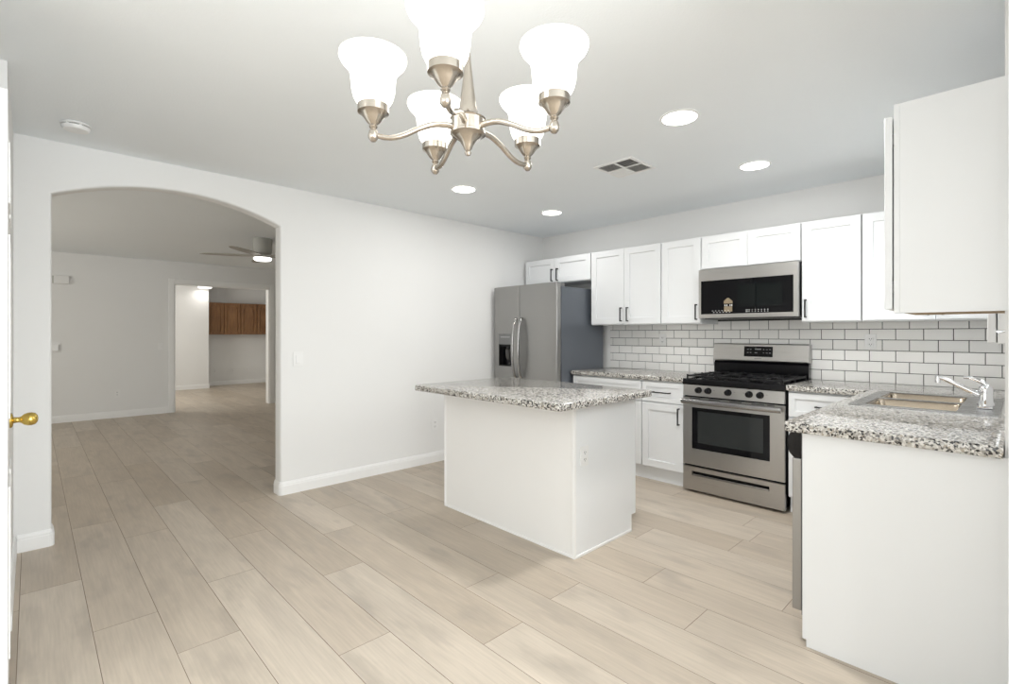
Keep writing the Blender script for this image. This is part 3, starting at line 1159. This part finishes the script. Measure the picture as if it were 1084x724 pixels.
# ------------------------------------------------------------------ microwave
t = thing('microwave_oven', (2.54, -0.2, 1.405), 'stainless over-the-range microwave oven with black glass front above the stove', 'microwave')
mx0, mx1, mz0, mz1, YM = 2.160, 2.918, 1.406, 1.812, -0.412
bm = BM()
box(bm, mx0 + 0.003, mx1 - 0.003, -0.372, -0.012, mz0 + 0.002, mz1 + 0.002)
put('oven_body', bm, 'black', t)
bm = BM()
box(bm, mx0, mx1, YM, -0.374, 1.716, mz1)
box(bm, mx0, mx1, YM, -0.374, mz0, 1.438)
box(bm, mx0, 2.180, YM, -0.374, 1.438, 1.716)
box(bm, 2.888, mx1, YM, -0.374, 1.438, 1.716)
fr = put('door', bm, 'steel', t)
bm = BM()
box(bm, 2.180, 2.888, YM + 0.002, -0.376, 1.438, 1.716)
gl = put('glass_front', bm, 'glassblk', fr)
bm = BM()
box(bm, 2.48, 2.81, YM + 0.0012, YM + 0.0022, 1.492, 1.668, bev=0.0004)
put('window_pane', bm, 'mwglass', gl)
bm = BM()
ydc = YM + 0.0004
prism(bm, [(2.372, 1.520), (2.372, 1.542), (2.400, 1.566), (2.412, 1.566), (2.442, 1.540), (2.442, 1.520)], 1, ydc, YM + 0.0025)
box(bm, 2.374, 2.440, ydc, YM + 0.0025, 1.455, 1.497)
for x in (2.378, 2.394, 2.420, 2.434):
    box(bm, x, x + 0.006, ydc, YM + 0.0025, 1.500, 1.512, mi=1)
put('house_mark', bm, ['tan', 'plastic'], gl)  # tan house-shaped mark with pale dots
for r in range(2):
    z = 1.458 - r * 0.0135 + 0.004
    for k in range(6):
        x = 2.275 + k * 0.026 + r * 0.01
        bm = BM()
        box(bm, x, x + 0.009, YM + 0.0002, YM + 0.0025, z, z + 0.005)
        put('touch_key', bm, 'mark', gl)
    for k in range(8):
        x = 2.545 + k * 0.023
        bm = BM()
        box(bm, x, x + 0.007 + (0.009 if k == 0 else 0), YM + 0.0010, YM + 0.0025, z, z + 0.005)
        put('touch_key', bm, 'mark', gl)
bm = BM()
box(bm, 2.37, 2.53, YM - 0.0006, YM + 0.001, 1.735, 1.790)
put('sticker', bm, 'steel', fr)
bm = BM()
box(bm, mx0 + 0.03, mx1 - 0.03, -0.36, -0.06, mz0 - 0.006, mz0 + 0.002, bev=0.002)
put('vent_filter', bm, 'black', t)

# ------------------------------------------------------------------ sink and faucet
t = thing('kitchen_sink', (3.727, -1.05, 0.90), 'double-bowl stainless steel sink set into the right granite counter', 'sink')
bm = BM()
b1 = (3.512, 3.862, -1.405, -1.070)
b2 = (3.512, 3.862, -1.030, -0.695)
xs = [3.450, b1[0], b1[1], 4.004]
ys = [-1.460, b1[2], b1[3], b2[2], b2[3], -0.640]
cells(bm, xs, ys, lambda x, y: not (b1[0] < x < b1[1] and (b1[2] < y < b1[3] or b2[2] < y < b2[3])), 0.9145, 0.9180)
rim = put('rim', bm, 'sink', t)
for b in (b1, b2):
    bm = BM()
    # open bowl with a wall thickness, slightly tapered
    x0, x1, y0, y1 = b
    zb = 0.745
    tp = 0.02
    def rg(dx, z, rr=0.03):
        out = []
        for cx_, cy_, a0 in ((x1 - dx - rr, y1 - dx - rr, 0), (x0 + dx + rr, y1 - dx - rr, PI / 2), (x0 + dx + rr, y0 + dx + rr, PI), (x1 - dx - rr, y0 + dx + rr, 1.5 * PI)):
            for i in range(5):
                a = a0 + PI / 2 * i / 4
                out.append(bm.verts.new((cx_ + rr * math.cos(a), cy_ + rr * math.sin(a), z)))
        return out
    R = [rg(-0.001, 0.9145), rg(0.006, 0.905), rg(0.012, 0.80), rg(0.022, 0.757), rg(0.045, 0.747), rg(0.045, 0.744), rg(0.016, 0.752), rg(0.006, 0.80), rg(0.003, 0.9100), rg(-0.001, 0.9145 - 0.001)]
    for A, B in zip(R, R[1:]):
        for i in range(20):
            bm.faces.new([A[i], A[(i + 1) % 20], B[(i + 1) % 20], B[i]])
    bm.faces.new(R[4])
    bm.faces.new(R[5])
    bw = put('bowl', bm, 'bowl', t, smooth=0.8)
    bm = BM()
    lathe(bm, [(0.040, 0.748), (0.038, 0.751), (0.018, 0.7495), (0, 0.7495)], ((x0 + x1) / 2, (y0 + y1) / 2, 0), 'Z', 24)
    put('drain', bm, 'chrome', bw, smooth=0.6)

fx, fy, fz = 3.950, -1.130, 0.9181
t = thing('kitchen_faucet', (fx, fy, fz), 'chrome single-lever faucet standing on the rim of the sink', 'faucet')
bm = BM()
box(bm, fx - 0.028, fx + 0.028, fy - 0.10, fy + 0.10, fz, fz + 0.010, bev=0.004)
put('base_plate', bm, 'chrome', t)
bm = BM()
lathe(bm, [(0.033, 0.010), (0.032, 0.020), (0.027, 0.028), (0.026, 0.070), (0.027, 0.080), (0.026, 0.095), (0.017, 0.108), (0.0, 0.112)], (fx, fy, fz), 'Z', 28)
put('body', bm, 'chrome', t, smooth=0.9)
bm = BM()
sp_ = spline([(fx - 0.010, fy, fz + 0.052), (fx - 0.06, fy + 0.002, fz + 0.078), (fx - 0.115, fy + 0.004, fz + 0.108), (fx - 0.155, fy + 0.005, fz + 0.128), (fx - 0.180, fy + 0.006, fz + 0.133)], 6)
tube(bm, sp_, [0.014, 0.0095], 14)
lathe(bm, [(0.0115, 0.106), (0.0120, 0.130), (0.010, 0.142), (0.0, 0.144)], (fx - 0.178, fy + 0.006, fz), 'Z', 16)
put('spout', bm, 'chrome', t, smooth=0.9)
bm = BM()
sp_ = spline([(fx + 0.012, fy, fz + 0.085), (fx + 0.002, fy, fz + 0.108), (fx - 0.022, fy, fz + 0.126), (fx - 0.055, fy, fz + 0.139), (fx - 0.080, fy, fz + 0.140)], 6)
tube(bm, sp_, [0.014, 0.007], 12, flat=1.3)
put('lever', bm, 'chrome', t, smooth=0.9)


# ------------------------------------------------------------------ outlets and switches
def plate(name, f, u, z, label, cat, kind, w_=0.072, h_=0.116, group=None):
    b = f(u, 0, z)
    t = thing(name, b, label, cat, group)
    bm = BM()
    fbox(bm, f, u - w_ / 2, u + w_ / 2, 0.0002, 0.006, z - h_ / 2, z + h_ / 2, bev=0.002)
    put('cover_plate', bm, 'plastic', t)
    if kind == 'outlet':
        for s in (-1, 1):
            bm = BM()
            fbox(bm, f, u - 0.017, u + 0.017, 0.0055, 0.009, z + s * 0.020 - 0.014, z + s * 0.020 + 0.014, bev=0.003)
            for du, hh in ((-0.0065, 0.0045), (0.0065, 0.0045)):
                fbox(bm, f, u + du - 0.0016, u + du + 0.0016, 0.0088, 0.0094, z + s * 0.020 - hh + 0.002, z + s * 0.020 + hh + 0.002, mi=1)
            fbox(bm, f, u - 0.0025, u + 0.0025, 0.0088, 0.0094, z + s * 0.020 - 0.010, z + s * 0.020 - 0.006, mi=1)
            put('receptacle', bm, ['plastic', 'slot'], t)
    elif kind == 'switch':
        bm = BM()
        fbox(bm, f, u - 0.0165, u + 0.0165, 0.0055, 0.0105, z - 0.033, z + 0.033, bev=0.002)
        put('rocker', bm, 'plastic', t)
    return t


fl = F('+X', 0.0)
plate('light_switch', fl, -2.930, 1.070, 'white rocker light switch on the wall right of the arch', 'light switch', 'switch', w_=0.078)
plate('wall_outlet', fl, -1.595, 0.375, 'white outlet low on the wall between arch and island', 'outlet', 'outlet')
ft = F('-Y', -0.0078)
plate('wall_outlet', ft, 1.603, 1.215, 'white outlet on the tiles between refrigerator and stove', 'outlet', 'outlet')
plate('wall_outlet', ft, 3.289, 1.215, 'white outlet on the tiles right of the stove', 'outlet', 'outlet')
plate('wall_outlet', F('+X', IX1 - 0.001), -2.187, 0.572, 'white outlet on the right side of the island', 'outlet', 'outlet')
ff = F('+X', XF)
plate('light_switch', ff, -2.992, 1.075, 'white switch beside the doorway casing in the far grey room', 'light switch', 'switch')
plate('wall_outlet', ff, -3.537, 0.365, 'white outlet low on the far wall seen through the arch', 'outlet', 'outlet')
fd = F('+X', -9.75)
plate('wall_outlet', fd, -1.24, 0.352, 'outlet under the oak cabinets, leftmost of the three, brownish', 'outlet', 'outlet')
plate('wall_outlet', fd, -0.84, 0.355, 'small outlet under the oak cabinets, middle one of the three', 'outlet', 'outlet', w_=0.05, h_=0.08)
plate('wall_outlet', fd, -0.50, 0.36, 'outlet under the oak cabinets, rightmost of the three', 'outlet', 'outlet')
# thermostat and chime
t = thing('thermostat', (XF, -4.235, 1.075), 'small white thermostat on the far wall at the left edge of the arch', 'thermostat')
bm = BM()
box(bm, XF + 0.0002, XF + 0.006, -4.30, -4.17, 1.005, 1.145, bev=0.002)
put('back_plate', bm, 'wall', t)
bm = BM()
box(bm, XF + 0.006, XF + 0.03, -4.275, -4.195, 1.03, 1.12, bev=0.005)
put('housing', bm, 'plastic', t)
t = thing('door_chime', (XF, -4.165, 2.045), 'plain pale box of a door chime high on the far wall through the arch', 'door chime')
bm = BM()
box(bm, XF + 0.0002, XF + 0.045, -4.245, -4.085, 1.985, 2.10, bev=0.004)
put('cover', bm, 'wall', t)
bm = BM()
box(bm, XF + 0.0002, XF + 0.04, -4.262, -4.245, 1.99, 2.095)
put('side_grille', bm, 'fan', t)

# ------------------------------------------------------------------ ceiling fittings
def recessed(x, y, label, power, r=0.088):
    t = thing('recessed_light', (x, y, H), label, 'ceiling light', 'round recessed kitchen ceiling lights')
    bm = BM()
    lathe(bm, [(r + 0.014, 0.0), (r + 0.012, -0.004), (r + 0.002, -0.006), (r + 0.002, -0.001)], (x, y, H - 0.0003), 'Z', 36, close=False)
    put('trim_ring', bm, 'trim', t, smooth=0.6)
    bm = BM()
    lathe(bm, [(r + 0.002, -0.0008), (r + 0.002, -0.0035), (r - 0.01, -0.0045), (0, -0.0045)], (x, y, H), 'Z', 36)
    put('lens', bm, 'lens', t)
    l = area('recessed_lamp', (x, y, H - 0.012), (0.16,), (0, 0, -1), 15 * power, (1, 0.99, 0.975), 'DISK')
    return t


recessed(2.790, -1.972, 'largest recessed ceiling light, between chandelier and near cabinet', 1.4)
recessed(2.785, -0.886, 'recessed ceiling light above the stove area', 0.2)
recessed(0.943, -1.976, 'recessed ceiling light below and behind the chandelier', 0.35)
recessed(0.920, -0.882, 'smallest recessed ceiling light, near the refrigerator corner', 0.25)

# added fill lamps with glowing discs in the unseen part of the room
for i_, (x, y, pw) in enumerate(((5.4, -4.3, 0.6), (5.4, -6.2, 0.9), (3.1, -6.0, 0.8))):
    bm = BM()
    lathe(bm, [(0.102, -0.0003), (0.100, -0.004), (0.090, -0.006), (0.0, -0.006)], (x, y, H), 'Z', 36)
    struct('trim_%d' % (10 + i_), bm, 'lens')  # lit disc of an added fill lamp, not a trim piece
    area('recessed_lamp', (x, y, H - 0.012), (0.16,), (0, 0, -1), 15 * pw, (1, 0.99, 0.975), 'DISK')

# vent register
t = thing('ceiling_vent', (2.138, -1.498, H), 'square white ceiling air register with louvred quarters', 'air vent')
vx0, vx1, vy0, vy1 = 1.985, 2.290, -1.655, -1.342
bm = BM()
cells(bm, [vx0, vx0 + 0.022, vx1 - 0.022, vx1], [vy0, vy0 + 0.022, vy1 - 0.022, vy1], lambda x, y: not (vx0 + 0.022 < x < vx1 - 0.022 and vy0 + 0.022 < y < vy1 - 0.022), H - 0.008, H - 0.0004)
cxv, cyv = (vx0 + vx1) / 2, (vy0 + vy1) / 2
box(bm, vx0 + 0.022, vx1 - 0.022, cyv - 0.005, cyv + 0.005, H - 0.008, H - 0.0004)
box(bm, cxv - 0.005, cxv + 0.005, vy0 + 0.022, cyv - 0.005, H - 0.008, H - 0.0004)
box(bm, cxv - 0.005, cxv + 0.005, cyv + 0.005, vy1 - 0.022, H - 0.008, H - 0.0004)
put('frame', bm, 'trim', t)
bm = BM()
box(bm, vx0 + 0.022, vx1 - 0.022, vy0 + 0.022, vy1 - 0.022, H - 0.0014, H - 0.0004)
put('backing', bm, 'slot', t)
bm = BM()
for qx, qy, alongx, up_ in ((0, 0, True, -1), (1, 0, False, 1), (0, 1, False, -1), (1, 1, True, -1)):
    ax0 = vx0 + 0.022 if qx == 0 else cxv + 0.005
    ax1 = cxv - 0.005 if qx == 0 else vx1 - 0.022
    ay0 = vy0 + 0.022 if qy == 0 else cyv + 0.005
    ay1 = cyv - 0.005 if qy == 0 else vy1 - 0.022
    n_ = 7
    for i in range(n_):
        if alongx:
            y = ay0 + (i + 0.5) * (ay1 - ay0) / n_
            prism(bm, [(y - 0.004 * up_, H - 0.002), (y + 0.005 * up_, H - 0.0085), (y + 0.0062 * up_, H - 0.008), (y - 0.0028 * up_, H - 0.0015)], 0, ax0, ax1)
        else:
            x = ax0 + (i + 0.5) * (ax1 - ax0) / n_
            prism(bm, [(x - 0.004 * up_, H - 0.002), (x + 0.005 * up_, H - 0.0085), (x + 0.0062 * up_, H - 0.008), (x - 0.0028 * up_, H - 0.0015)], 1, ay0, ay1)
put('louvres', bm, 'plastic', t)

# smoke detector
t = thing('smoke_detector', (0.40, -4.30, H), 'round white smoke detector on the ceiling above the arch', 'smoke detector')
sx, sy = 0.415, -4.298
bm = BM()
lathe(bm, [(0.062, -0.0004), (0.066, -0.004), (0.066, -0.010), (0.060, -0.012)], (sx, sy, H), 'Z', 36)
put('mounting_base', bm, 'plastic', t, smooth=0.6)
bm = BM()
lathe(bm, [(0.052, -0.011), (0.053, -0.017)], (sx, sy, H), 'Z', 36)
put('vent_gap', bm, 'slot', t)
bm = BM()
lathe(bm, [(0.062, -0.017), (0.062, -0.024), (0.054, -0.036), (0.030, -0.041), (0, -0.042)], (sx, sy, H), 'Z', 36)
for a in range(6):
    an = a * PI / 3 + 0.3
    box(bm, sx + 0.055 * math.cos(an) - 0.006, sx + 0.055 * math.cos(an) + 0.006, sy + 0.055 * math.sin(an) - 0.006, sy + 0.055 * math.sin(an) + 0.006, H - 0.018, H - 0.011)
put('cover', bm, 'plastic', t, smooth=0.6)

# ------------------------------------------------------------------ chandelier
HX, HY = 3.120, -3.699
t = thing('chandelier', (HX, HY, H), 'five-arm brushed nickel chandelier with lit white bell glass shades', 'chandelier')
bm = BM()
lathe(bm, [(0.0, 1.718), (0.006, 1.720), (0.0085, 1.726), (0.006, 1.731), (0.009, 1.734), (0.013, 1.743), (0.020, 1.755), (0.031, 1.763), (0.034, 1.767), (0.044, 1.771), (0.044, 1.776), (0.0412, 1.778), (0.0412, 1.806), (0.044, 1.809), (0.036, 1.813), (0.028, 1.819), (0.022, 1.838), (0.017, 1.873), (0.012, 1.913), (0.0075, 1.952), (0.006, 1.975)], (HX, HY, 0), 'Z', 40)
put('hub', bm, 'nickel', t, smooth=0.7)
bm = BM()
lathe(bm, [(0.0055, 1.97), (0.0055, 2.415)], (HX, HY, 0), 'Z', 16)
put('stem', bm, 'nickel', t, smooth=0.7)
bm = BM()
lathe(bm, [(0.010, 2.40), (0.022, 2.405), (0.050, 2.418), (0.064, 2.430), (0.064, H - 0.0003)], (HX, HY, 0), 'Z', 36)
put('canopy', bm, 'nickel', t, smooth=0.7)
for k in range(5):
    an = math.radians(191.5 + 72 * k) + TH
    ca, sa = math.cos(an), math.sin(an)
    def Q(r, z):
        return (HX + r * ca, HY + r * sa, z)
    bm = BM()
    P = spline([Q(0.036, 1.788), Q(0.055, 1.791), Q(0.085, 1.789), Q(0.120, 1.776), Q(0.155, 1.758), Q(0.185, 1.749), Q(0.212, 1.750), Q(0.2266, 1.757)], 6)
    tube(bm, P, [0.0078, 0.0062], 12)
    # little turned knuckle under the cup
    lathe(bm, [(0.0, 1.736), (0.006, 1.737), (0.0115, 1.744), (0.0125, 1.751), (0.0095, 1.762), (0.0065, 1.767), (0.0090, 1.769), (0.0065, 1.771)], Q(0.2266, 0), 'Z', 20)
    arm = put('arm', bm, 'nickel', t, smooth=0.9)
    bm = BM()
    lathe(bm, [(0.0068, 1.769), (0.010, 1.772), (0.0085, 1.776), (0.016, 1.783), (0.023, 1.793), (0.029, 1.801), (0.033, 1.803), (0.0365, 1.805), (0.0365, 1.822), (0.034, 1.824)], Q(0.2266, 0), 'Z', 32)
    put('cup', bm, 'nickel', arm, smooth=0.5)
    bm = BM()
    prof = [(r_q, 1.8245 + h_q) for r_q, h_q in ((0.0325, 0), (0.041, 0.006), (0.046, 0.016), (0.050, 0.033), (0.0515, 0.052), (0.0535, 0.070), (0.058, 0.081), (0.067, 0.091), (0.075, 0.100), (0.079, 0.109), (0.0785, 0.115))]
    prof2 = [(r - 0.004, z + 0.001) for r, z in prof[::-1]]
    lathe(bm, prof + prof2, Q(0.2266, 0), 'Z', 40, close=False)
    put('shade', bm, 'shade', arm, smooth=3.2)
    pl = bpy.data.lights.new('bulb_light', 'POINT')
    pl.energy = 0.25
    pl.color = (1, 0.97, 0.93)
    pl.shadow_soft_size = 0.03
    po = bpy.data.objects.new('bulb_light', pl)
    C.objects.link(po)
    po.location = Q(0.2266, 1.93)

# ------------------------------------------------------------------ ceiling fan in the living room
fX, fY = -2.44, -2.43
t = thing('ceiling_fan', (fX, fY, H), 'low-profile pale ceiling fan with lit round lamp seen through the arch', 'ceiling fan')
bm = BM()
lathe(bm, [(0.108, H - 0.0004), (0.110, 2.42), (0.108, 2.30), (0.100, 2.262), (0.082, 2.242), (0.0, 2.240)], (fX, fY, 0), 'Z', 40)
put('motor_housing', bm, 'fan', t, smooth=0.6)
bm = BM()
lathe(bm, [(0.09, 2.241), (0.098, 2.230), (0.104, 2.206), (0.0, 2.204)], (fX, fY, 0), 'Z', 36)
put('light_kit', bm, 'fan', t, smooth=0.6)
bm = BM()
lathe(bm, [(0.100, 2.2038), (0.098, 2.185), (0.085, 2.172), (0.0, 2.168)], (fX, fY, 0), 'Z', 36)
put('lens', bm, 'fanlens', t, smooth=0.6)
pl = bpy.data.lights.new('fan_bulb', 'AREA')
area('fan_lamp', (fX, fY, 2.160), (0.18,), (0, 0, -1), 1.6, (1, 0.95, 0.88), 'DISK')
for k in range(5):
    an = math.radians(197 + 72 * k) + TH
    bm = BM()
    n_ = 10
    top, bot = [], []
    for i in range(n_ + 1):
        r = 0.07 + 0.61 * i / n_
        wd = 0.036 + 0.022 * math.sin(PI * min(1, i / n_ * 0.9 + 0.1)) - (0.02 if i == n_ else 0)
        tl = 0.06
        for s in (-1, 1):
            y, dz = s * wd, s * wd * tl
            x_ = fX + r * math.cos(an) - y * math.sin(an)
            y_ = fY + r * math.sin(an) + y * math.cos(an)
            top.append(bm.verts.new((x_, y_, 2.230 + dz + 0.003)))
            bot.append(bm.verts.new((x_, y_, 2.230 + dz - 0.003)))
    for i in range(n_):
        a, b, c, d_ = 2 * i, 2 * i + 1, 2 * i + 3, 2 * i + 2
        bm.faces.new([top[a], top[b], top[c], top[d_]])
        bm.faces.new([bot[a], bot[d_], bot[c], bot[b]])
        bm.faces.new([top[a], top[d_], bot[d_], bot[a]])
        bm.faces.new([top[b], bot[b], bot[c], top[c]])
    bm.faces.new([top[0], bot[0], bot[1], top[1]])
    bm.faces.new([top[-2], top[-1], bot[-1], bot[-2]])
    put('blade', bm, 'blade', t)

# ------------------------------------------------------------------ den: oak cabinets and light
ys_ = [-1.475, -1.115, -0.745, -0.375, -0.020]
fo = F('+X', -9.445)
def arched_door(parent, y0, y1, z0, z1):
    bm = BM()
    fbox(bm, fo, y0 + 0.009, y1 - 0.009, 0, 0.010, z0, z1)
    # frame with an arched top rail, raised over the sunk field
    r = 0.055
    a, b = y0 + 0.009, y1 - 0.009
    x0 = -9.445 + 0.010
    x1 = x0 + 0.018
    for q in ((a, a + r, z0, z1), (b - r, b, z0, z1), (a + r, b - r, z0, z0 + r)):
        box(bm, x0, x1, q[0], q[1], q[2], q[3])
    yy0, yy1 = a + r, b - r
    pts = [(yy0, z1), (yy1, z1)]
    for i in range(13):
        y = yy1 + (yy0 - yy1) * i / 12
        s = math.sin(PI * i / 12)
        pts.append((y, z1 - 0.105 + 0.055 * s))
    prism(bm, pts, 0, x0, x1)
    # raised centre field
    pts = [(yy0 + 0.02, z0 + r + 0.02), (yy1 - 0.02, z0 + r + 0.02)]
    for i in range(13):
        y = (yy1 - 0.02) + (yy0 - yy1 + 0.04) * i / 12
        pts.append((y, z1 - 0.13 + 0.055 * math.sin(PI * i / 12)))
    prism(bm, pts, 0, x0, x0 + 0.010)
    return put('door', bm, 'oak', parent)


for i, lab in ((0, 'brown oak two-door wall cabinet in the far room, left one of the pair'), (2, 'brown oak two-door wall cabinet in the far room, right one of the pair')):
    t = thing('oak_wall_cabinet', (-9.6, (ys_[i] + ys_[i + 2]) / 2, 1.255), lab, 'wall cabinet', 'oak wall cabinets in the far room')
    bm = BM()
    box(bm, -9.748, -9.446, ys_[i] + 0.001, ys_[i + 2] - 0.001, 1.250, 2.02)
    put('cabinet_body', bm, 'oak', t)
    for k in (i, i + 1):
        arched_door(t, ys_[k], ys_[k + 1], 1.262, 2.008)
t = thing('flush_ceiling_light', (-8.9, -1.63, H), 'round lit ceiling lamp in the far room, just under the doorway head', 'ceiling light')
bm = BM()
lx, ly = -8.95, -1.62
lathe(bm, [(0.15, H - 0.0004), (0.15, 2.345), (0.14, 2.338)], (lx, ly, 0), 'Z', 36)
put('housing', bm, 'trim', t, smooth=0.6)
bm = BM()
lathe(bm, [(0.138, 2.3375), (0.135, 2.315), (0.10, 2.302), (0.0, 2.298)], (lx, ly, 0), 'Z', 36)
put('diffuser', bm, 'denlens', t, smooth=0.6)
area('den_lamp', (lx, ly, 2.285), (0.24,), (0, 0, -1), 1.5, (1, 0.96, 0.9), 'DISK')
